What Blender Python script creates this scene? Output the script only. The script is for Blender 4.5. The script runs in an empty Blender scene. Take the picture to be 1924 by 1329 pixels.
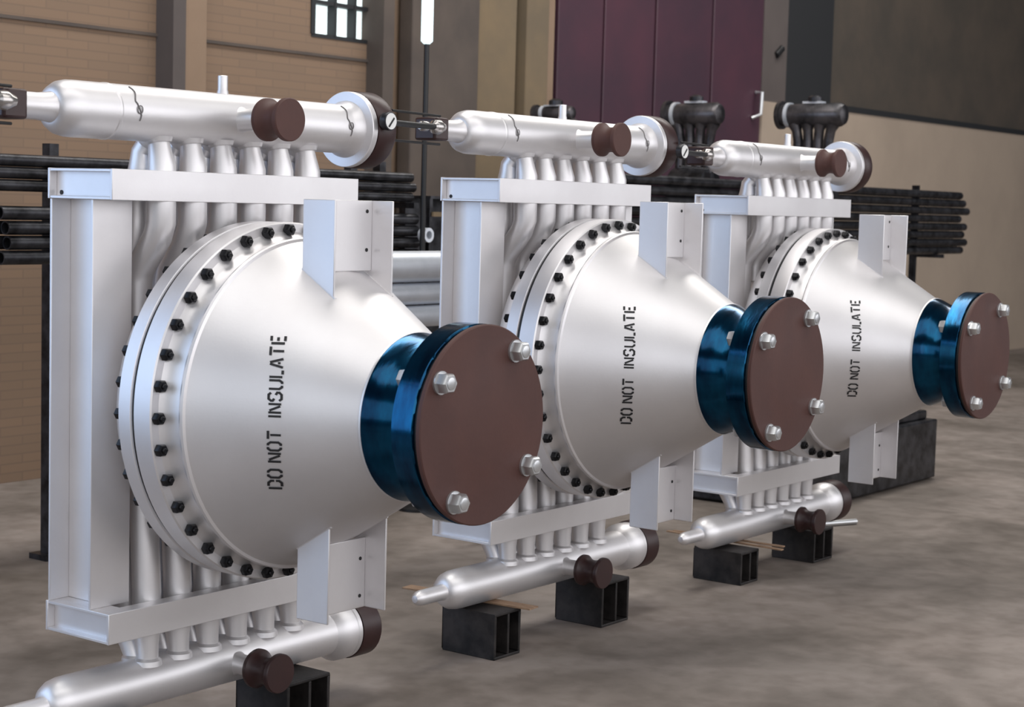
import bpy, bmesh, math, random
from mathutils import Vector, Matrix
random.seed(4)
S = 0.5            # metres per drawing unit (radius of the big bolt circle)
FL = -2.0823       # floor level in drawing units; the axis of the cones is w = 0
scene = bpy.context.scene
COL = scene.collection

# ------------------------------------------------------------------ camera
cd = bpy.data.cameras.new('camera'); cam = bpy.data.objects.new('camera', cd); COL.objects.link(cam)
Cp = Vector((-7.36371207, -7.08581638, 1.1728096)); Fv = Vector((0.80024882, 0.59370364, -0.08436716))
Rv = Vector((0.59745663, -0.80143902, 0.02722274)); Uv = Vector((0.05145289, 0.07219068, 0.9960628))
M = Matrix((Rv, Uv, -Fv)).transposed().to_4x4()
M.translation = Vector((Cp.x * S, Cp.y * S, (Cp.z - FL) * S))
cam.matrix_world = M
cd.sensor_width = 36.0; cd.lens = 3292.04 / 1924 * 36.0; cd.clip_end = 300
cd.dof.use_dof = True; cd.dof.focus_distance = 5.6; cd.dof.aperture_fstop = 5.6
scene.camera = cam
# ------------------------------------------------------------------ light and exposure
scene.view_settings.view_transform = 'Standard'; scene.view_settings.look = 'None'
scene.view_settings.gamma = 1.0; scene.view_settings.exposure = 0.0
w = bpy.data.worlds.new('hall_daylight'); scene.world = w; w.use_nodes = True
w.node_tree.nodes['Background'].inputs[0].default_value = (0.62, 0.66, 0.74, 1)
w.node_tree.nodes['Background'].inputs[1].default_value = 0.07
def area(name, loc, target, sx, sy, power, col):
    l = bpy.data.lights.new(name, 'AREA'); l.shape = 'RECTANGLE'; l.size = sx; l.size_y = sy; l.energy = power; l.color = col
    o = bpy.data.objects.new(name, l); COL.objects.link(o); o.location = loc
    o.rotation_euler = (Vector(target) - Vector(loc)).to_track_quat('-Z', 'Y').to_euler()
    return o
area('window_wall_daylight', (2.0, -9.0, 4.0), (2.0, 0.0, 3.7), 36, 6.0, 1430, (0.96, 0.96, 1.0))
area('left_fill_light', (-13.0, -1.0, 3.8), (0.0, -1.0, 3.4), 14, 5.6, 260, (0.86, 0.92, 1.0))  # unseen light added at the left to brighten the cones' left sides
area('roof_skylight', (0.6, -3.2, 7.5), (1.9, 0.0, 1.0), 14, 3.4, 310, (1.0, 0.985, 0.97))
area('back_door_daylight', (-3.2, 4.1, 2.6), (0.6, 0.2, 1.6), 7.0, 4.4, 210, (0.48, 0.68, 1.0))
area('rear_fill_light', (6.0, 1.8, 7.8), (6.0, 3.2, 0.0), 14, 1.6, 600, (1.0, 0.97, 0.93))  # unseen overhead light added to brighten the back wall and pale pipes

# ------------------------------------------------------------------ materials
def mat(name, col, rough=0.5, metal=0.0, var=None, vscale=8.0, bump=0.0, bscale=40.0, coat=0.0, stretch=(1, 1, 1), emit=None, estr=1.0):
    m = bpy.data.materials.new(name); m.use_nodes = True
    nt = m.node_tree; b = nt.nodes['Principled BSDF']
    b.inputs['Base Color'].default_value = (*col, 1); b.inputs['Roughness'].default_value = rough; b.inputs['Metallic'].default_value = metal
    b.inputs['Coat Weight'].default_value = coat; b.inputs['Coat Roughness'].default_value = 0.08
    tc = nt.nodes.new('ShaderNodeTexCoord'); mp = nt.nodes.new('ShaderNodeMapping'); mp.inputs['Scale'].default_value = stretch
    nt.links.new(tc.outputs['Object'], mp.inputs['Vector'])
    if var:
        n = nt.nodes.new('ShaderNodeTexNoise'); n.inputs['Scale'].default_value = vscale; n.inputs['Detail'].default_value = 6; n.inputs['Roughness'].default_value = 0.6
        nt.links.new(mp.outputs[0], n.inputs['Vector'])
        r = nt.nodes.new('ShaderNodeValToRGB'); r.color_ramp.elements[0].position = 0.36; r.color_ramp.elements[1].position = 0.64
        r.color_ramp.elements[0].color = (*var, 1); r.color_ramp.elements[1].color = (*col, 1)
        nt.links.new(n.outputs['Fac'], r.inputs[0]); nt.links.new(r.outputs[0], b.inputs['Base Color'])
    if bump:
        n2 = nt.nodes.new('ShaderNodeTexNoise'); n2.inputs['Scale'].default_value = bscale; n2.inputs['Detail'].default_value = 4
        nt.links.new(mp.outputs[0], n2.inputs['Vector'])
        bp = nt.nodes.new('ShaderNodeBump'); bp.inputs['Strength'].default_value = bump; bp.inputs['Distance'].default_value = 0.01
        nt.links.new(n2.outputs['Fac'], bp.inputs['Height']); nt.links.new(bp.outputs[0], b.inputs['Normal'])
    if emit:
        b.inputs['Emission Color'].default_value = (*emit, 1); b.inputs['Emission Strength'].default_value = estr
    return m
SILVER = mat('silver_paint', (0.80, 0.785, 0.79), 0.44, 0.76, var=(0.74, 0.72, 0.725), vscale=2.5, bump=0.02, bscale=120)
FILM = mat('blue_film', (0.003, 0.082, 0.175), 0.17, 0.93, var=(0.002, 0.028, 0.075), vscale=5, bump=0.10, bscale=9, coat=0.12, stretch=(1, 3, 1))
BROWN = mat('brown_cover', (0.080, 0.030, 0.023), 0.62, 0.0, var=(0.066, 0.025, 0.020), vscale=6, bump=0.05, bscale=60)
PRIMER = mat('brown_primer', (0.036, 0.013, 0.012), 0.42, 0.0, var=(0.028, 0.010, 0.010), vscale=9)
BLACK = mat('black_rubber', (0.008, 0.008, 0.009), 0.45)
NUT = mat('black_nut', (0.012, 0.012, 0.014), 0.32, 0.5)
ZINC = mat('zinc_bolt', (0.62, 0.63, 0.64), 0.32, 0.85)
INK = mat('black_paint', (0.012, 0.011, 0.012), 0.6)
CHALK = mat('grey_marker', (0.16, 0.15, 0.15), 0.7)
DARK = mat('dark_steel', (0.055, 0.055, 0.062), 0.36, 0.6, var=(0.010, 0.010, 0.012), vscale=12)
BLOCK = mat('mill_steel', (0.040, 0.034, 0.032), 0.55, 0.3, var=(0.009, 0.008, 0.008), vscale=10, bump=0.1, bscale=30)
WOOD = mat('pale_lath', (0.36, 0.24, 0.15), 0.75, 0.0, var=(0.22, 0.13, 0.08), vscale=20, stretch=(8, 1, 8))
WHITE = mat('white_dial', (0.8, 0.8, 0.78), 0.4)
BRASS = mat('chrome_fitting', (0.55, 0.52, 0.5), 0.25, 0.9)
PALE = mat('pale_galvanized', (0.82, 0.86, 0.92), 0.36, 0.45, var=(0.62, 0.66, 0.72), vscale=3)
MANI = mat('bare_dark_steel', (0.12, 0.11, 0.115), 0.34, 0.6, var=(0.025, 0.024, 0.027), vscale=7)
TAN = mat('tan_plaster', (0.27, 0.185, 0.125), 0.85, 0.0, var=(0.22, 0.15, 0.10), vscale=1.3, bump=0.1, bscale=6)
TANLOW = mat('pale_tan_plaster', (0.42, 0.335, 0.26), 0.85, 0.0, var=(0.37, 0.295, 0.23), vscale=1.0)
COLUMN = mat('brown_grey_concrete', (0.105, 0.082, 0.068), 0.85, 0.0, var=(0.075, 0.060, 0.052), vscale=2.2, bump=0.15, bscale=8)
COLMAUVE = mat('mauve_grey_concrete', (0.10, 0.082, 0.076), 0.85, 0.0, var=(0.085, 0.070, 0.066), vscale=2)
OCHRE = mat('ochre_concrete', (0.20, 0.145, 0.085), 0.85, 0.0, var=(0.15, 0.115, 0.075), vscale=1.8)
DARKTAN = mat('dark_tan_panel', (0.085, 0.066, 0.050), 0.85, 0.0, var=(0.060, 0.050, 0.040), vscale=1.5)
FRAME_SHADE = mat('dark_frame_and_gap_shade', (0.018, 0.019, 0.021), 0.6)  # near-black of frames and rail, also shade painted into gap and recess
MAROON = mat('maroon_door_paint', (0.075, 0.026, 0.042), 0.5, 0.0, var=(0.048, 0.022, 0.036), vscale=1.1)
GLASS = mat('daylit_window_glass', (0.8, 0.9, 0.9), 0.3, emit=(0.82, 0.95, 0.95), estr=1.1)
def floor_mat():
    m = bpy.data.materials.new('stained_concrete'); m.use_nodes = True; nt = m.node_tree; b = nt.nodes['Principled BSDF']
    tc = nt.nodes.new('ShaderNodeTexCoord')
    def noise(sc, det, sx=1, sy=1, dist=0.0):
        mp = nt.nodes.new('ShaderNodeMapping'); mp.inputs['Scale'].default_value = (sx, sy, 1); nt.links.new(tc.outputs['Object'], mp.inputs[0])
        n = nt.nodes.new('ShaderNodeTexNoise'); n.inputs['Scale'].default_value = sc; n.inputs['Detail'].default_value = det; n.inputs['Distortion'].default_value = dist
        nt.links.new(mp.outputs[0], n.inputs['Vector']); return n
    n1 = noise(1.6, 8, dist=0.6); n2 = noise(9, 6); n3 = noise(0.7, 3)
    r = nt.nodes.new('ShaderNodeValToRGB'); e = r.color_ramp.elements
    e[0].position = 0.30; e[0].color = (0.15, 0.125, 0.105, 1); e[1].position = 0.72; e[1].color = (0.33, 0.28, 0.25, 1)
    k = r.color_ramp.elements.new(0.5); k.color = (0.235, 0.20, 0.175, 1)
    nt.links.new(n1.outputs['Fac'], r.inputs[0])
    r2 = nt.nodes.new('ShaderNodeValToRGB'); r2.color_ramp.elements[0].position = 0.35; r2.color_ramp.elements[0].color = (0.72, 0.70, 0.68, 1); r2.color_ramp.elements[1].position = 0.6; r2.color_ramp.elements[1].color = (1, 1, 1, 1)
    nt.links.new(n2.outputs['Fac'], r2.inputs[0])
    mx = nt.nodes.new('ShaderNodeMix'); mx.data_type = 'RGBA'; mx.blend_type = 'MULTIPLY'; mx.inputs[0].default_value = 0.8
    nt.links.new(r.outputs[0], mx.inputs[6]); nt.links.new(r2.outputs[0], mx.inputs[7])
    r3 = nt.nodes.new('ShaderNodeValToRGB'); r3.color_ramp.elements[0].position = 0.35; r3.color_ramp.elements[0].color = (0.62, 0.60, 0.57, 1); r3.color_ramp.elements[1].position = 0.55; r3.color_ramp.elements[1].color = (1, 1, 1, 1)
    nt.links.new(n3.outputs['Fac'], r3.inputs[0])
    my = nt.nodes.new('ShaderNodeMix'); my.data_type = 'RGBA'; my.blend_type = 'MULTIPLY'; my.inputs[0].default_value = 0.7
    nt.links.new(mx.outputs[2], my.inputs[6]); nt.links.new(r3.outputs[0], my.inputs[7])
    nt.links.new(my.outputs[2], b.inputs['Base Color'])
    b.inputs['Roughness'].default_value = 0.7
    bp = nt.nodes.new('ShaderNodeBump'); bp.inputs['Strength'].default_value = 0.15; bp.inputs['Distance'].default_value = 0.01
    nt.links.new(n2.outputs['Fac'], bp.inputs['Height']); nt.links.new(bp.outputs[0], b.inputs['Normal'])
    return m
def brick_mat():
    m = bpy.data.materials.new('tan_brick_courses'); m.use_nodes = True; nt = m.node_tree; b = nt.nodes['Principled BSDF']
    tc = nt.nodes.new('ShaderNodeTexCoord'); sp = nt.nodes.new('ShaderNodeSeparateXYZ'); cb = nt.nodes.new('ShaderNodeCombineXYZ')
    nt.links.new(tc.outputs['Object'], sp.inputs[0]); nt.links.new(sp.outputs[0], cb.inputs[0]); nt.links.new(sp.outputs[2], cb.inputs[1])
    br = nt.nodes.new('ShaderNodeTexBrick'); nt.links.new(cb.outputs[0], br.inputs['Vector'])
    br.inputs['Scale'].default_value = 1.0; br.inputs['Brick Width'].default_value = 0.30; br.inputs['Row Height'].default_value = 0.052; br.inputs['Mortar Size'].default_value = 0.004
    br.inputs['Color1'].default_value = (0.235, 0.155, 0.102, 1); br.inputs['Color2'].default_value = (0.215, 0.145, 0.098, 1); br.inputs['Mortar'].default_value = (0.19, 0.13, 0.09, 1)
    nt.links.new(br.outputs['Color'], b.inputs['Base Color']); b.inputs['Roughness'].default_value = 0.9
    return m
CONC = floor_mat(); BRICK = brick_mat()

# ------------------------------------------------------------------ mesh builder; u along the row, v towards the nozzles, w up
def q(p): return (p[0] * S, -p[1] * S, p[2] * S)
class MB:
    def __init__(s): s.v = []; s.f = []
    def add(s, vs, fs):
        o = len(s.v); s.v += [tuple(p) for p in vs]; s.f += [tuple(i + o for i in f) for f in fs]; return s
    def box(s, u0, u1, v0, v1, w0, w1):
        return s.add([(u, v, ww) for u in (u0, u1) for v in (v0, v1) for ww in (w0, w1)],
                     [(0, 1, 3, 2), (4, 6, 7, 5), (0, 4, 5, 1), (2, 3, 7, 6), (0, 2, 6, 4), (1, 5, 7, 3)])
    def lathe(s, prof, axis, c, n=48, ph=0.0, caps=True):
        vs = []; fs = []
        for a, r in prof:
            for i in range(n):
                t = ph + 2 * math.pi * i / n; x, y = r * math.cos(t), r * math.sin(t)
                vs.append({'u': (c[0] + a, c[1] + x, c[2] + y), 'v': (c[0] + x, c[1] + a, c[2] + y), 'w': (c[0] + x, c[1] + y, c[2] + a)}[axis])
        for k in range(len(prof) - 1):
            for i in range(n):
                j = (i + 1) % n; fs.append((k * n + i, k * n + j, (k + 1) * n + j, (k + 1) * n + i))
        if caps: fs.append(tuple(range(n))); fs.append(tuple(range((len(prof) - 1) * n, len(prof) * n)))
        return s.add(vs, fs)
    def tube(s, path, rad, n=20):
        P = [Vector(p) for p in path]; R = rad if isinstance(rad, (list, tuple)) else [rad] * len(P); vs = []; fs = []
        ref = None
        for i, p in enumerate(P):
            t = (P[min(i + 1, len(P) - 1)] - P[max(i - 1, 0)]).normalized()
            if ref is None: ref = t.cross(Vector((1, 0, 0)) if abs(t.x) < 0.8 else Vector((0, 1, 0))).normalized()
            a = (ref - t * ref.dot(t)).normalized(); b = t.cross(a); ref = a
            for k in range(n):
                an = 2 * math.pi * k / n; vs.append(p + a * (R[i] * math.cos(an)) + b * (R[i] * math.sin(an)))
        for i in range(len(P) - 1):
            for k in range(n):
                j = (k + 1) % n; fs.append((i * n + k, i * n + j, (i + 1) * n + j, (i + 1) * n + k))
        fs.append(tuple(range(n))); fs.append(tuple(range((len(P) - 1) * n, len(P) * n)))
        return s.add(vs, fs)
    def slab(s, pts, d):                       # polygon pushed along vector d
        n = len(pts); vs = list(pts) + [tuple(Vector(p) + Vector(d)) for p in pts]
        return s.add(vs, [tuple(range(n)), tuple(range(n, 2 * n))] + [(i, (i + 1) % n, (i + 1) % n + n, i + n) for i in range(n)])
    def mesh(s, name, m, smooth=35):
        me = bpy.data.meshes.new(name); me.from_pydata([q(p) for p in s.v], [], s.f)
        bm = bmesh.new(); bm.from_mesh(me); bmesh.ops.remove_doubles(bm, verts=bm.verts, dist=1e-6); bmesh.ops.recalc_face_normals(bm, faces=bm.faces); bm.to_mesh(me); bm.free()
        if smooth:
            me.polygons.foreach_set('use_smooth', [True] * len(me.polygons)); me.set_sharp_from_angle(angle=math.radians(smooth))
        me.materials.append(m); return me
def part(name, mb, m, parent=None, loc=None, smooth=35, bevel=0.0, label=None, me=None):
    me = me or mb.mesh(name, m, smooth); o = bpy.data.objects.new(name, me); COL.objects.link(o); o.parent = parent
    if loc: o.location = q(loc)
    if bevel:
        b = o.modifiers.new('bevel', 'BEVEL'); b.width = bevel; b.segments = 2; b.limit_method = 'ANGLE'
    if label: o['label'] = label
    return o
def tag(o, label, cat, group=None):
    o['label'] = label; o['category'] = cat
    if group: o['group'] = group
    return o
def struct(name, mb, m, parent=None, bevel=0.0):
    o = part(name, mb, m, parent, bevel=bevel)
    if parent is None: o['kind'] = 'structure'; o.location.z = -FL * S
    return o
def place(o, u=0, v=0, w_=None):
    o.location = (u * S, -v * S, (-FL * S) if w_ is None else w_); return o
def copy_tree(o, parent=None):
    c = o.copy(); COL.objects.link(c); c.parent = parent
    for ch in list(o.children): copy_tree(ch, c)
    return c

# ------------------------------------------------------------------ the hall
struct('floor', MB().box(-16, 60, -14, 14, FL - 0.3, FL), CONC)
YW = -9.0                                        # wall plane (v)
top = 9.0
def wall(name, u0, u1, m, w0=FL, w1=top, v=YW, d=0.4, bevel=0.0): return struct(name, MB().box(u0, u1, v - d, v, w0, w1), m, bevel=bevel)
wall('wall_back', -12, 9.70, BRICK)
wall('wall_back_below_window', 9.70, 11.16, BRICK, w1=3.35)
wall('wall_back_above_window', 9.70, 11.16, BRICK, w0=5.2)
wall('wall_back_middle', 11.16, 15.2, TAN)
wall('wall_back_above_door', 15.2, 21.9, TAN, w0=6.2)
wall('wall_back_right', 21.9, 60, DARKTAN)
wi = struct('window_1', MB(), FRAME_SHADE)
fm = MB(); 
for a, b in ((9.68, 9.76), (10.13, 10.17), (10.52, 10.56), (10.97, 11.16)): fm.box(a, b, YW - 0.2, YW + 0.02, 3.35, 5.2)
for z in (3.31, 3.75, 4.25, 4.75, 5.16): fm.box(9.7, 11.16, YW - 0.2, YW + 0.01, z, z + 0.05)
part('window_frame', fm, FRAME_SHADE, wi); part('pane', MB().box(9.7, 11.16, YW - 0.16, YW - 0.12, 3.35, 5.2), GLASS, wi, label='bright daylit panes')
wall('trim_1', 7.22, 7.60, TAN, v=YW + 0.25, d=0.3)           # pilaster left
wall('trim_2', 7.02, 7.22, COLMAUVE, v=YW + 0.30, d=0.4)
wall('trim_3', 10.80, 11.02, COLUMN, v=YW + 0.3, d=0.4)
wall('trim_4', -2, 11.1, COLUMN, w0=3.06, w1=3.10, v=YW + 0.03, d=0.05)
struct('column_brown', MB().box(11.41, 12.91, -8.95, -8.7, FL, top), COLUMN, bevel=0.01).name = 'trim_5'
struct('column_ochre', MB().box(12.95, 13.95, -8.98, -8.8, FL, top), OCHRE, bevel=0.01).name = 'trim_6'
struct('shaded_gap', MB().box(13.9, 14.4, -9, -8.96, FL, top), FRAME_SHADE).name = 'trim_7'  # dark strip painted in for the shade of the gap between columns
struct('column_tan', MB().box(14.10, 14.67, -8.95, -8.72, FL, top), OCHRE, bevel=0.01).name = 'trim_8'
dr = struct('door_1', MB(), MAROON); dr['label'] = 'tall maroon sliding door'
pm = MB()
for a, b in ((15.25, 16.50), (16.56, 18.06), (18.13, 19.96), (20.03, 21.84)): pm.box(a, b, YW - 0.1, YW + 0.04, FL, 6.2)
part('door_panel', pm, MAROON, dr, bevel=0.008)
part('door_backing', MB().box(15.2, 21.9, YW - 0.3, YW - 0.05, FL, 6.2), FRAME_SHADE, dr)
hm = MB().tube([(21.62, YW + 0.05, 3.38), (21.64, YW + 0.17, 3.38), (21.62, YW + 0.17, 2.98), (21.5, YW + 0.05, 2.9)], 0.035, 10)
part('door_handle', hm, ZINC, dr)
wall('trim_9', 21.84, 22.78, COLMAUVE, w0=3.24, v=YW + 0.05, d=0.2)
part('bolt_hole', MB().tube([(22.32, YW + 0.055, 4.12), (22.55, YW + 0.055, 4.27)], 0.07, 12), BLACK, bpy.data.objects['trim_9'])
wall('trim_10', 22.78, 24.7, FRAME_SHADE, w0=3.24, v=YW + 0.04, d=0.2)  # flat slab, the shade of the recess put into its dark colour
wall('trim_11', 21.84, 60, TANLOW, w1=3.24, v=YW + 0.08, d=0.2)
wall('trim_12', 24.6, 60, FRAME_SHADE, w0=3.24, w1=3.36, v=YW + 0.1, d=0.2)

# ------------------------------------------------------------------ the heat exchanger
def rc(v): return 0.824 - 0.588 * (v - 0.338)      # cone radius
HU0, NT, DU = -0.61, 6, 0.237
TU = [HU0 + DU * i for i in range(NT)]
HV, HW, GV, GW = -0.4768, 1.6244, -0.5365, -1.6374
def hexnut(R, a0, a1, bore=0.0, stud=0.0):
    m = MB().lathe([(a0, R), (a0 + (a1 - a0) * 0.75, R), (a1, R * 0.80)], 'v', (0, 0, 0), 6)
    if stud: m.lathe([(a0, stud), (a1 + 0.006, stud), (a1 + 0.012, stud * 0.7)], 'v', (0, 0, 0), 12)
    return m
def exchanger():
    R = bpy.data.objects.new('heat_exchanger', None); COL.objects.link(R); R.empty_display_size = 0.2
    root = R
    def P(name, mb, m, parent=None, loc=None, smooth=35, bevel=0.0, label=None, me=None):
        # top parts are lifted so that the Empty stands at floor level
        o = part(name, mb, m, parent or root, None, smooth, bevel, label, me)
        base = Vector((0, 0, 0 if parent else -FL * S)); o.location = base + Vector(q(loc or (0, 0, 0))); return o
    # channel cone with its weld hub
    pr = [(0.0, 0.985), (0.02, 0.965), (0.05, 0.945), (0.118, 0.936), (0.124, 0.953), (0.138, 0.957), (0.150, 0.951), (0.156, 0.935)] + [(v, rc(v)) for v in (0.2, 0.35, 0.5, 0.65, 0.8, 0.95)] + [(0.968, 0.455), (0.975, 0.47), (0.985, 0.468), (0.99, 0.45)]
    cone = P('channel_cone', MB().lathe(pr, 'v', (0, 0, 0), 128), SILVER)
    # stencilled words, reading upwards
    G = {'D': [[(0, 0), (0, 1)], [(.2, 1), (.5, 1), (.68, .8), (.68, .56)], [(.2, 0), (.5, 0), (.68, .2), (.68, .44)]],
         'O': [[(.28, 1), (.15, 1), (0, .8), (0, .2), (.15, 0), (.28, 0)], [(.42, 1), (.55, 1), (.7, .8), (.7, .2), (.55, 0), (.42, 0)]],
         'N': [[(0, 0), (0, 1)], [(.16, .92), (.54, .08)], [(.7, 0), (.7, 1)]],
         'T': [[(0, 1), (.7, 1)], [(.35, 0), (.35, .82)]], 'I': [[(0, 0), (0, 1)]],
         'S': [[(.66, .82), (.5, 1), (.15, 1), (0, .82), (0, .68), (.18, .56)], [(.48, .46), (.68, .34), (.68, .18), (.5, 0), (.15, 0), (0, .18)]],
         'U': [[(0, 1), (0, .2), (.15, 0), (.28, 0)], [(.42, 0), (.55, 0), (.7, .2), (.7, 1)]],
         'L': [[(0, 0), (0, 1)], [(.22, 0), (.55, 0)]], 'A': [[(0, 0), (.29, 1)], [(.41, 1), (.7, 0)], [(.26, .3), (.44, .3)]],
         'E': [[(0, 0), (0, 1)], [(.2, 1), (.58, 1)], [(.2, .5), (.48, .5)], [(.2, 0), (.58, 0)]], ' ': []}
    Wd = {'I': .32, ' ': .95, 'L': .78, 'E': .82}
    txt = 'DO NOT INSULATE'; total = sum(Wd.get(c, .98) for c in txt) - .28 - .5
    tm = MB(); hgt = 0.060; s0, s1 = -0.381, 0.437; k = (s1 - s0) / total; pos = 0.0; th = 0.0060
    def cpt(s, t, off):
        # s: height above the axis, t: up direction of the letters (towards the flange)
        v = 0.605 - 0.07 * (s / 0.42) ** 2 - t; r = rc(v) + off; x = s * 1.0 / r; x = max(-.99, min(.99, x)); return (-r * math.sqrt(1 - x * x), v, r * x)
    for c in txt:
        for pl in G[c]:
            for js, ((x0, y0), (x1, y1)) in enumerate(zip(pl, pl[1:])):
                a = Vector((s0 + (pos + x0) * k, y0 * hgt)); b = Vector((s0 + (pos + x1) * k, y1 * hgt)); d = (b - a).normalized(); n_ = Vector((-d.y, d.x)) * th
                a2, b2 = a - d * th * .6 * (js > 0), b + d * th * .6 * (js < len(pl) - 2); ns = 4
                for i in range(ns):
                    p0 = a2.lerp(b2, i / ns); p1 = a2.lerp(b2, (i + 1) / ns)
                    tm.add([cpt(*(p0 + n_), .0035), cpt(*(p0 - n_), .0035), cpt(*(p1 - n_), .0035), cpt(*(p1 + n_), .0035)], [(0, 1, 2, 3)])
        pos += Wd.get(c, .98) if pos > 2.2 or c != ' ' else .45
    P('stencil_lettering', tm, INK, cone, smooth=0, label='black stencilled words DO NOT INSULATE')
    # big flange pair
    ff = P('channel_flange', MB().lathe([(-0.137, 0.8), (-0.137, 1.034), (-0.133, 1.04), (-0.008, 1.04), (0.0, 1.032), (0.0, 0.8)], 'v', (0, 0, 0), 160), SILVER)
    gk = P('gasket', MB().lathe([(-0.163, 1.026), (-0.136, 1.026)], 'v', (0, 0, 0), 160), BLACK, label='thin black gasket between the flanges')
    rf = P('shell_flange', MB().lathe([(-0.262, 0.9), (-0.262, 1.034), (-0.256, 1.04), (-0.166, 1.04), (-0.162, 1.034), (-0.162, 0.8)], 'v', (0, 0, 0), 160), SILVER)
    nm = hexnut(0.036, 0, 0.042, stud=0.016).mesh('flange_nut', NUT); nr = hexnut(0.034, -0.045, 0.0).mesh('rear_flange_nut', NUT)
    for i in range(36):
        a = math.pi / 2 + 0.02 + i * math.pi / 18
        P('flange_nut', None, NUT, ff, (0.997 * math.cos(a), 0.0, 0.997 * math.sin(a)), me=nm)
        P('flange_nut', None, NUT, rf, (0.997 * math.cos(a), -0.262, 0.997 * math.sin(a)), me=nr)
    sh = [(-0.262, 0.975), (-0.30, 0.968), (-0.335, 0.962), (-0.40, 0.93), (-0.47, 0.83), (-0.52, 0.74), (-0.56, 0.71), (-0.80, 0.70), (-0.90, 0.64), (-0.96, 0.45), (-0.99, 0.2), (-0.995, 0.02)]
    P('shell', MB().lathe(sh, 'v', (0, 0, 0), 96), SILVER)
    # mounting brackets on the cone
    for sgn, zt in ((1, 1.176), (-1, -1.187)):
        b = P('mounting_bracket', MB().box(-0.235, 0.235, 0.405, 0.425, *sorted((sgn * 0.775, zt))), SILVER, bevel=0.002)
        for u in (-0.247, 0.235):
            z0 = lambda v: sgn * (math.sqrt(rc(v) ** 2 - 0.235 ** 2) - 0.004)
            vs = [0.339, 0.4, 0.46, 0.52, 0.577]
            pts = [(u, v, z0(v)) for v in vs] + [(u, 0.577, zt), (u, 0.339, zt)]
            P('side_plate', MB().slab(pts, (0.014, 0, 0)), SILVER, b, bevel=0.002)
            if u > 0: continue
        for z in (0.895, 1.115):
            P('bolt_hole', MB().lathe([(0.425, 0.011), (0.428, 0.011)], 'v', (0.19, 0, sgn * z), 12), INK, b)
        wl = [(-0.24, v, z0(v)) for v in (0.335, 0.40, 0.46, 0.52, 0.585)]
        P('weld_seam', MB().tube(wl, 0.009, 8), SILVER, b)
        P('weld_seam', MB().tube([(0.236, p[1], p[2]) for p in wl], 0.009, 8), SILVER, b)
    # blue wrapped nozzle with its brown blind cover
    P('nozzle_neck', MB().lathe([(0.985, 0.466), (1.0, 0.462), (1.06, 0.435), (1.12, 0.408), (1.19, 0.388), (1.262, 0.384)], 'v', (0, 0, 0), 96), FILM, label='blue film wrapped tapering neck')
    nf = P('nozzle_flange', MB().lathe([(1.255, 0.3), (1.255, 0.53), (1.262, 0.54), (1.395, 0.54), (1.402, 0.53), (1.402, 0.3)], 'v', (0, 0, 0), 128), FILM, label='blue film wrapped round flange')
    P('nozzle_gasket', MB().lathe([(1.400, 0.522), (1.424, 0.522)], 'v', (0, 0, 0), 96), BLACK)
    cv = P('blind_cover', MB().lathe([(1.424, 0.534), (1.427, 0.539), (1.448, 0.539), (1.454, 0.533), (1.454, 0.27), (1.4555, 0.262), (1.4555, 0.02)], 'v', (0, 0, 0), 128), BROWN, label='brown round blind cover')
    bt = MB().lathe([(0, 0.062), (0.012, 0.062), (0.012, 0.058)], 'v', (0, 0, 0), 32).lathe([(0.012, 0.057), (0.062, 0.057), (0.075, 0.047)], 'v', (0, 0, 0), 6).lathe([(0.07, 0.034), (0.078, 0.033), (0.080, 0.026)], 'v', (0, 0, 0), 20).mesh('cover_bolt', ZINC)
    bk = MB().lathe([(-0.06, 0.048), (-0.05, 0.056), (0.0, 0.057)], 'v', (0, 0, 0), 6).mesh('back_nut', ZINC)
    for i in range(4):
        a = 0.49 + math.pi / 2 + 0.5 + i * math.pi / 2
        P('cover_bolt', None, ZINC, cv, (0.461 * math.cos(a), 1.454, 0.461 * math.sin(a)), me=bt, label='bright zinc hex bolt')
        P('back_nut', None, ZINC, nf, (0.461 * math.cos(a), 1.255, 0.461 * math.sin(a)), me=bk)
    # frame: two rectangular rings of channel and two H posts
    b0, b1, bv, bb = -1.0394, 0.95, -0.3226, -0.8634
    for nme, z0, z1 in (('upper_frame', 1.1412, 1.3116), ('lower_frame', -1.3105, -1.1384)):
        t = 0.018
        m = MB().box(b0, b1, bv - t, bv, z0, z1).box(b0, b1, bb, bb + t, z0, z1)
        m.box(b0 + 0.05, b0 + 0.05 + t, bb + t, bv - t, z0, z1).box(b1 - t, b1, bb + t, bv - t, z0, z1)
        m.box(b0 + 0.002, b0 + 0.16, bb + t, bv - t, z1 - t, z1 - 0.001).box(b0 + 0.002, b0 + 0.16, bb + t, bv - t, z0 + 0.001, z0 + t)
        m.box(b0 + 0.16, b1 - t, bv - 0.10, bv - t, z1 - t, z1 - 0.001).box(b0 + 0.16, b1 - t, bv - 0.10, bv - t, z0 + 0.001, z0 + t)
        m.box(b0 + 0.16, b1 - t, bb + t, bb + 0.08, z1 - t, z1 - 0.001).box(b0 + 0.16, b1 - t, bb + t, bb + 0.08, z0 + 0.001, z0 + t)
        fr = P(nme, m, SILVER, bevel=0.0015)
        if z0 > 0: P('drain_hole', MB().lathe([(b0 + 0.046, 0.013), (b0 + 0.052, 0.013)], 'u', (0, bb + 0.06, z0 + 0.035), 12), INK, fr)
    for ua in (b0 + 0.01, b1 - 0.29):
        m = MB().box(ua, ua + 0.28, -0.855, -0.838, -1.139, 1.142).box(ua, ua + 0.28, -0.507, -0.49, -1.139, 1.142).box(ua + 0.132, ua + 0.148, -0.838, -0.507, -1.139, 1.142)
        P('frame_post', m, SILVER, bevel=0.0015)
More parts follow.
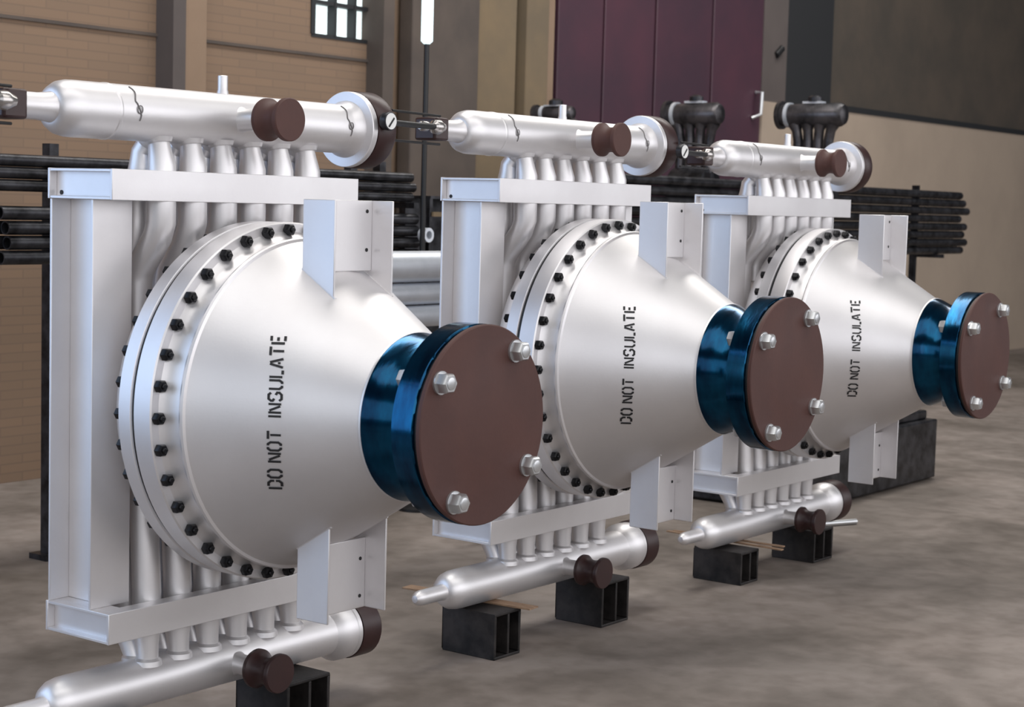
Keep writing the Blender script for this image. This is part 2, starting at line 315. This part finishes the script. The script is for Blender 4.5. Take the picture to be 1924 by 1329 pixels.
    # tubes between the headers, the frame and the shell: front row and rear row
    for i, u in enumerate(TU):
        zs = lambda r, uu: math.sqrt(max(0.02, r * r - uu * uu))
        for row, (vh, vb, ve) in enumerate(((-0.44, -0.41, -0.60), (-0.51, -0.62, -0.68))):
            ze = zs(0.70, u) - 0.04
            path = [(u, vh, 1.49), (u, vh + (vb - vh) * .5, 1.42), (u, vb if row == 0 else -0.565, 1.34), (u, vb, 1.15), (u, vb, 1.02), (u, vb + (ve - vb) * .15, 0.94), (u, vb + (ve - vb) * .5, 0.85), (u, vb + (ve - vb) * .88, 0.76), (u, ve, 0.68), (u, ve, min(ze, 0.64))]
            rr = [0.058, 0.066, 0.079, 0.083] + [0.083] * 6
            tb = P('upper_tube', MB().tube(path, rr, 24), SILVER)
            P('tube_collar', MB().tube([(u, vh, 1.505), (u, vh, 1.475), (u, vh + (vb - vh) * .1, 1.46)], [0.082, 0.076, 0.062], 24), SILVER, tb)
            v2 = GV + (0.05 if row == 0 else -0.05); vb2 = -0.50 if row == 0 else -0.68
            path = [(u, v2, -1.51), (u, v2 + (vb2 - v2) * .5, -1.42), (u, vb2, -1.34), (u, vb2, -1.1), (u, vb2 - .02, -0.8), (u, vb2 - .05, -min(ze, 0.62))]
            tb = P('lower_tube', MB().tube(path, [0.062, 0.068, 0.079, 0.083, 0.083, 0.083], 24), SILVER)
            P('tube_collar', MB().tube([(u, v2, -1.53), (u, v2, -1.50), (u, v2, -1.485)], [0.084, 0.08, 0.064], 24), SILVER, tb)
    # upper header
    h = MB().lathe([(-1.34, 0.075), (-1.335, 0.10), (-1.315, 0.122), (-1.28, 0.143), (-1.235, 0.152), (-1.19, 0.1535), (0.90, 0.1535), (0.93, 0.158), (0.97, 0.178), (1.0, 0.182)], 'u', (0, HV, HW), 64)
    h.lathe([(-1.54, 0.072), (-1.42, 0.072), (-1.36, 0.078), (-1.33, 0.085)], 'u', (0, HV, HW), 40)
    h.lathe([(-0.985, 0.1535), (-0.98, 0.1565), (-0.965, 0.1565), (-0.96, 0.1535)], 'u', (0, HV, HW), 64, caps=False)
    uh = P('upper_header', h, SILVER)
    P('header_flange', MB().lathe([(0.985, 0.15), (0.985, 0.236), (0.99, 0.24), (1.028, 0.24), (1.032, 0.236)], 'u', (0, HV, HW), 80), SILVER, uh)
    P('flange_cover', MB().lathe([(1.036, 0.20), (1.04, 0.238), (1.05, 0.245), (1.185, 0.245), (1.21, 0.235), (1.215, 0.05)], 'u', (0, HV, HW), 80), PRIMER, uh, label='dark brown round flange cover')
    P('vent_stub', MB().lathe([(0.12, 0.036), (0.165, 0.034), (0.175, 0.030), (0.255, 0.030), (0.258, 0.026)], 'w', (-0.084, HV, HW), 24), SILVER, uh)
    for uu in (-0.86, 0.86):
        pts = [(uu + 0.012 * math.sin(t * 9) + 0.01 * (t > .5), HV + 0.1565 * math.cos(math.radians(x)), HW + 0.1565 * math.sin(math.radians(x))) for t, x in [(j / 14, 62 - 80 * j / 14) for j in range(15)]]
        mk = MB().tube(pts, 0.0035, 6)
        c0 = Vector(pts[10]); mk.tube([(c0.x + 0.018 * math.cos(t), c0.y + 0.002, c0.z + 0.022 * math.sin(t)) for t in [j * math.pi / 6 for j in range(13)]], 0.003, 6)
        P('chalk_mark', mk, CHALK, uh, label='dark scribbled mark across the pipe')
    def spool(par, u, vc, wc, r, va, vb, v0):
        P('side_nozzle', MB().lathe([(v0, r * .62), (v0 + 0.02, r * .52), (va + 0.005, r * .52)], 'v', (u, 0, wc), 32).lathe([(va - 0.035, r * .60), (va - 0.005, r * .60)], 'v', (u, 0, wc), 32), SILVER, par)
        L = vb - va
        pr_ = [(va, r * .5), (va + .001, r * .96), (va + 0.008, r), (va + 0.03, r)] + [(va + 0.03 + (L - 0.06) * t, r * (1 - 0.27 * math.sin(math.pi * t) ** .7)) for t in [j / 10 for j in range(1, 10)]] + [(vb - 0.03, r), (vb - 0.006, r), (vb, r * .96), (vb + .001, r * .2)]
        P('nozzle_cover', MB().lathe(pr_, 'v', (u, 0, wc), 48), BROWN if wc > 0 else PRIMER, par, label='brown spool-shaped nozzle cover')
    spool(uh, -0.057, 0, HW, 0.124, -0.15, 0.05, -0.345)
    # plug and gauge on the inlet of the upper header
    pg = P('inlet_plug', MB().box(-1.70, -1.545, HV - 0.09, HV + 0.09, HW - 0.078, HW + 0.078), PRIMER, bevel=0.008, label='brown square plug on the inlet')
    for dz in (0.085, -0.105):
        P('stay_wire', MB().tube([(-1.66, HV + 0.10, HW + dz), (-2.30, HV + 0.22, HW + dz)], 0.0085, 8), BLACK, pg)
    gx, gy = -2.475, -0.115
    gg = P('pressure_gauge', MB().tube([(-1.66, HV + 0.13, HW + 0.01), (-2.05, HV + 0.20, HW + 0.005), (-2.44, gy - 0.03, HW + 0.0)], 0.020, 14), BLACK, label='black stem of the pressure gauge')
    P('valve_fitting', MB().lathe([(-1.92, 0.024), (-1.90, 0.034), (-1.85, 0.034), (-1.83, 0.022), (-1.79, 0.022), (-1.77, 0.046), (-1.73, 0.052), (-1.70, 0.04), (-1.67, 0.028)], 'u', (0, HV + 0.14, HW + 0.008), 20), BRASS, gg)
    P('gauge_case', MB().lathe([(-0.05, 0.04), (-0.045, 0.055), (0.0, 0.06), (0.006, 0.057), (0.006, 0.05)], 'v', (gx, gy, HW + 0.005), 36), DARK, gg)
    P('gauge_dial', MB().lathe([(0.004, 0.051), (0.0075, 0.051)], 'v', (gx, gy, HW + 0.005), 36), WHITE, gg)
    P('gauge_needle', MB().slab([(gx - 0.028, gy + 0.0085, HW - 0.028), (gx + 0.022, gy + 0.0085, HW + 0.030), (gx + 0.030, gy + 0.0085, HW + 0.022), (gx - 0.018, gy + 0.0085, HW - 0.034)], (0, 0.003, 0)), INK, gg)
    # lower header
    h = MB().lathe([(-1.315, 0.055), (-1.31, 0.08), (-1.285, 0.108), (-1.24, 0.132), (-1.19, 0.141), (-1.13, 0.1425), (0.98, 0.1425)], 'u', (0, GV, GW), 64)
    h.lathe([(-1.62, 0.005), (-1.617, 0.025), (-1.60, 0.042), (-1.575, 0.052), (-1.54, 0.055), (-1.34, 0.055), (-1.30, 0.062)], 'u', (0, GV, GW), 40)
    lh = P('lower_header', h, SILVER)
    P('header_flange', MB().lathe([(0.92, 0.14), (0.95, 0.165), (0.99, 0.19), (1.06, 0.193), (1.065, 0.185), (1.075, 0.185), (1.08, 0.19), (1.11, 0.19)], 'u', (0, GV, GW), 64), SILVER, lh)
    P('flange_cover', MB().lathe([(1.112, 0.15), (1.115, 0.195), (1.13, 0.2), (1.28, 0.2), (1.30, 0.185), (1.302, 0.04)], 'u', (0, GV, GW), 64), PRIMER, lh, label='dark brown round end cover')
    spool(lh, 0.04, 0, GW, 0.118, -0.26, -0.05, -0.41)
    return R
U1 = exchanger()
U2 = copy_tree(U1); U3 = copy_tree(U1)
for o, u, v, z in ((U1, 0, 0, 0), (U2, 3.5496, -0.061, 0.0489), (U3, 7.0151, 0, 0)): o.location = (u * S, -v * S, z * S)
tag(U1, 'nearest and largest-looking of the three silver heat exchangers, at the left end of the row', 'heat exchanger')
tag(U2, 'middle silver heat exchanger of the row, between the nearest one and the farthest one', 'heat exchanger')
tag(U3, 'farthest silver heat exchanger at the right, in front of the maroon door and tan wall', 'heat exchanger')

# ------------------------------------------------------------------ steel blocks and laths under the lower headers
def block(u0, u1, v0, v1, dz, name, lab):
    t = 0.022; z1 = 0.304 + dz
    m = MB().box(u0, u1, v0, v1, 0, t).box(u0, u1, v0, v1, z1 - t, z1)
    um = u0 + (u1 - u0) * 0.5
    for a in (u0, um, u1 - t): m.box(a, a + t, v0, v1, t, z1 - t)
    o = part('steel_block', m, BLOCK, bevel=0.003); tag(o, lab, 'support block'); return o
for o, dz, labs in ((U1, 0, ('dark steel block under the left end of the nearest lower header', 'dark steel block under the nearest lower header, beside its brown nozzle cover')),
                    (U2, 0.0489, ('dark steel block under the tapered left end of the middle lower header, lath on top', 'dark steel block beside the brown nozzle cover of the middle lower header')),
                    (U3, 0, ('dark steel block under the left end of the farthest lower header, two laths on top', 'dark steel block beside the brown nozzle cover of the farthest lower header'))):
    for (a, b, c, d), lab in zip(((-1.07, -0.76, -0.72, -0.24), (0.28, 0.66, -0.66, -0.22)), labs):
        k = block(a, b, c, d, dz - (0.014 if a < 0 else 0.003), '', lab); k.location = (o.location.x, o.location.y, 0)
def lath(o, u0, v0, u1, v1, dz, lab, wd=0.045):
    d = Vector((u1 - u0, v1 - v0, 0)); L = d.length; n = Vector((-d.y, d.x, 0)).normalized() * wd; z = 0.2903 + dz
    p = [Vector((u0, v0, z)) - n, Vector((u0, v0, z)) + n, Vector((u1, v1, z)) + n, Vector((u1, v1, z)) - n]
    k = part('wooden_lath', MB().slab([tuple(x) for x in p], (0, 0, 0.0115)), WOOD); k.location = (o.location.x, o.location.y, 0); tag(k, lab, 'lath')
lath(U2, -0.83, -1.27, -0.74, -0.14, 0.0489, 'pale wooden lath lying across the block under the middle lower header', 0.06)
lath(U3, -0.66, -1.25, -0.70, -0.04, 0, 'pale wooden lath under the farthest lower header, left of the pair', 0.022)
lath(U3, -0.60, -1.22, -0.56, -0.10, 0, 'pale wooden lath under the farthest lower header, right of the pair', 0.022)

# ------------------------------------------------------------------ stock behind the row
def rod(name, m, u0, u1, v, z, r, lab, cat, group=None, hollow=True, ln=None):
    b = MB().lathe([(u0, r), (u1, r)], 'u', (0, v, z), 28, caps=not hollow)
    if hollow: b = MB().lathe([(u0 + .3, r * .8), (u0, r * .8), (u0, r), (u1, r), (u1, r * .8), (u1 - .3, r * .8)], 'u', (0, v, z), 28)
    o = part(name, b, m); place(o); tag(o, lab, cat, group); return o
# big pale pipes on a trestle between the first two exchangers
for z, r, lab in ((0.612, 0.137, 'large pale silver pipe, topmost of the three behind the first two exchangers'), (0.372, 0.096, 'large pale silver pipe, middle of the three behind the first two exchangers'), (0.172, 0.096, 'large pale silver pipe, lowest of the three behind the first two exchangers')):
    rod('silver_pipe', PALE, 1.6, 6.2, -2.8, z, r, lab, 'pipe')
def rack(name, posts, v, zarms, lab, depth=0.6, ztop=None, t=0.05, m=None):
    e = bpy.data.objects.new(name, None); COL.objects.link(e); e.location = (0, 0, 0)
    tag(e, lab, 'rack')
    for u in posts:
        zt = (ztop or max(zarms) + .1)
        c = MB().box(u - t, u + t, v - depth - t, v - depth + t, 0, zt - FL); part('upright', c, m or DARK, e)
        f = MB().box(u - .12, u + .12, v - depth - .12, v - depth + .12, 0, .05); part('foot', f, m or DARK, e)
        for z in zarms: part('arm', MB().box(u - t * .8, u + t * .8, v - depth, v + 0.13, z - .06 - FL, z - FL), m or DARK, e)
    return e
rack('pipe_rack', (2.4, 6.02), -2.8, (0.07,), 'dark rack holding the three large pale silver pipes', depth=0.25, ztop=0.7)
# dark pipe stock
def stock(u0, u1, zs, vs, r, place_words, jit=0.0):
    for iz, z in enumerate(zs):
        for iv, v in enumerate(vs):
            e = random.uniform(-jit, jit)
            rod('dark_pipe', DARK, u0 + random.uniform(-jit, jit), u1 + e, v, z, r, 'long dark steel pipe ' + place_words, 'pipe', 'dark pipes ' + place_words)
A = [1.225 + 0.105 * i for i in range(3)]
stock(1.5, 7.05, A, (-5.0, -5.11, -5.22), 0.05, 'on the upper rack level left of the column', 0.03)
B = [0.62 + 0.125 * i for i in range(4)]
stock(1.8, 7.12, B, (-5.0, -5.13), 0.058, 'on the lower rack level left of the column', 0.05)
rack('pipe_rack', (2.6, 6.52, 6.98), -5.0, (0.56, 1.17), 'dark rack with uprights holding dark pipes left of the brown column', depth=0.40, ztop=1.6)
C_ = [0.60 + 0.135 * i for i in range(8)]
stock(10.2, 22, C_, (-5.0, -5.14), 0.064, 'behind the middle and farthest exchangers', 0.25)
rack('pipe_rack', (10.6, 14.0, 21.0), -5.0, (0.535,), 'dark low rack under the long pipes behind the farthest exchanger', depth=0.42, ztop=1.7)
# small shelf with a yellow edge right of the pole
e = bpy.data.objects.new('steel_shelf', None); COL.objects.link(e); tag(e, 'dark steel shelf with a dull yellow rail below the brown column', 'shelf')
part('shelf_board', MB().box(7.25, 8.3, -5.3, -4.9, 3.30, 3.33), DARK, e); part('yellow_rail', MB().box(7.28, 7.55, -4.92, -4.88, 3.11, 3.16), OCHRE, e)
part('back_panel', MB().box(7.25, 8.3, -5.34, -5.3, 0, 3.3), DARK, e)
for u in (7.27, 8.27):
    for v in (-5.27, -4.93): part('leg', MB().box(u - .025, u + .025, v - .025, v + .025, 0, 3.3), DARK, e)
# short ring lying on the pipe ends
o = part('pipe_ring', MB().lathe([(-.10, .045), (-.10, .075), (0, .078), (0, .045), (-.10, .045)], 'v', (7.12, -4.80, 0.83), 24, caps=False), PALE); place(o); tag(o, 'small grey pipe ring hanging at the end of the dark pipes', 'pipe ring')
# black vertical pole with bright lamp
e = bpy.data.objects.new('lamp_pole', None); COL.objects.link(e); e.location = (6.86 * S, 4.68 * S, 0); tag(e, 'thin black vertical pole with a bright lamp near the brown column', 'lamp pole')
part('pole', MB().lathe([(0.02, 0.028), (4.95, 0.028)], 'w', (0, 0, 0), 12), BLACK, e)
part('base', MB().lathe([(0, 0.2), (0.03, 0.2), (0.06, 0.05)], 'w', (0, 0, 0), 24), BLACK, e)
part('lamp_tube', MB().lathe([(4.90, 0.03), (4.93, 0.062), (5.5, 0.062), (5.53, 0.03)], 'w', (0, 0, 0), 16), mat('bright_lamp', (0.9, 0.95, 1), 0.4, emit=(0.7, 0.95, 1.0), estr=1.6), e, label='bright bluish white lamp tube')
# unpainted manifolds waiting behind
def manifold(u, v, z, L, lab, r=0.17):
    e = bpy.data.objects.new('unpainted_header', None); COL.objects.link(e); e.location = (u * S, -v * S, 0); tag(e, lab, 'pipe header')
    zz = z - FL
    part('header_pipe', MB().lathe([(-L / 2, r * .9), (L / 2 - r * .5, r), (L / 2 - r * .15, r * .8), (L / 2, r * .3)], 'v', (0, 0, zz), 36), MANI, e)
    part('end_flange', MB().lathe([(-L / 2 - .05, r * 1.2), (-L / 2 + .0, r * 1.2)], 'v', (0, 0, zz), 36), MANI, e)
    part('clamp_ring', MB().lathe([(-L / 2 + .08, r * 1.05), (-L / 2 + .13, r * 1.05)], 'v', (0, 0, zz), 36), PALE, e, label='pale ring near the end')
    part('top_plate', MB().box(-.07, .07, -.16, .14, zz + r * .93, zz + r * 1.12), PALE, e, label='bright plate on top')
    part('knob', MB().lathe([(0, .1), (.06, .1), (.09, .05)], 'w', (0, 0, zz + r * 1.1), 20), DARK, e)
    for i in range(4):
        a = -0.30 + 0.2 * i
        part('tube', MB().tube([(0, a, zz - r * .75), (0, a * .9, zz - r * 1.3), (0, a * .8, zz - r * 2.2), (0, a * .8, zz - .85)], [r * .62, r * .42, r * .42, r * .42], 16), MANI, e)
    part('body', MB().lathe([(-.30, .22), (-.28, .32), (.28, .32), (.30, .22)], 'v', (0, 0, zz - 1.08), 48), DARK, e)
    for s in (-.2, .2): part('leg', MB().box(-.2, .2, s - .04, s + .04, 0, zz - 1.25), DARK, e)
manifold(14.55, -6.0, 2.545, 0.86, 'unpainted dark pipe header behind the gap between the middle and farthest exchangers')
manifold(15.50, -4.6, 2.58, 1.0, 'unpainted dark pipe header behind the farthest exchanger, before the tan wall')
manifold(12.9, -7.3, 2.48, 0.62, 'unpainted dark pipe header half hidden behind the middle upper header', r=0.10)
# dark crates and rod on the floor behind the farthest exchanger
e = part('steel_bin', MB().box(9.6, 13.2, -3.0, -1.55, 0.02, 0.75).box(9.7, 13.1, -2.9, -1.65, 0.75, 0.86), DARK, bevel=0.01); tag(e, 'low dark steel bin on the floor behind the farthest exchanger', 'bin')
o = part('steel_rod', MB().tube([(9.5, -0.85, 0.03), (8.75, -1.2, 0.03)], 0.03, 12), ZINC); tag(o, 'pale metal rod lying on the floor behind the farthest lower header', 'rod')
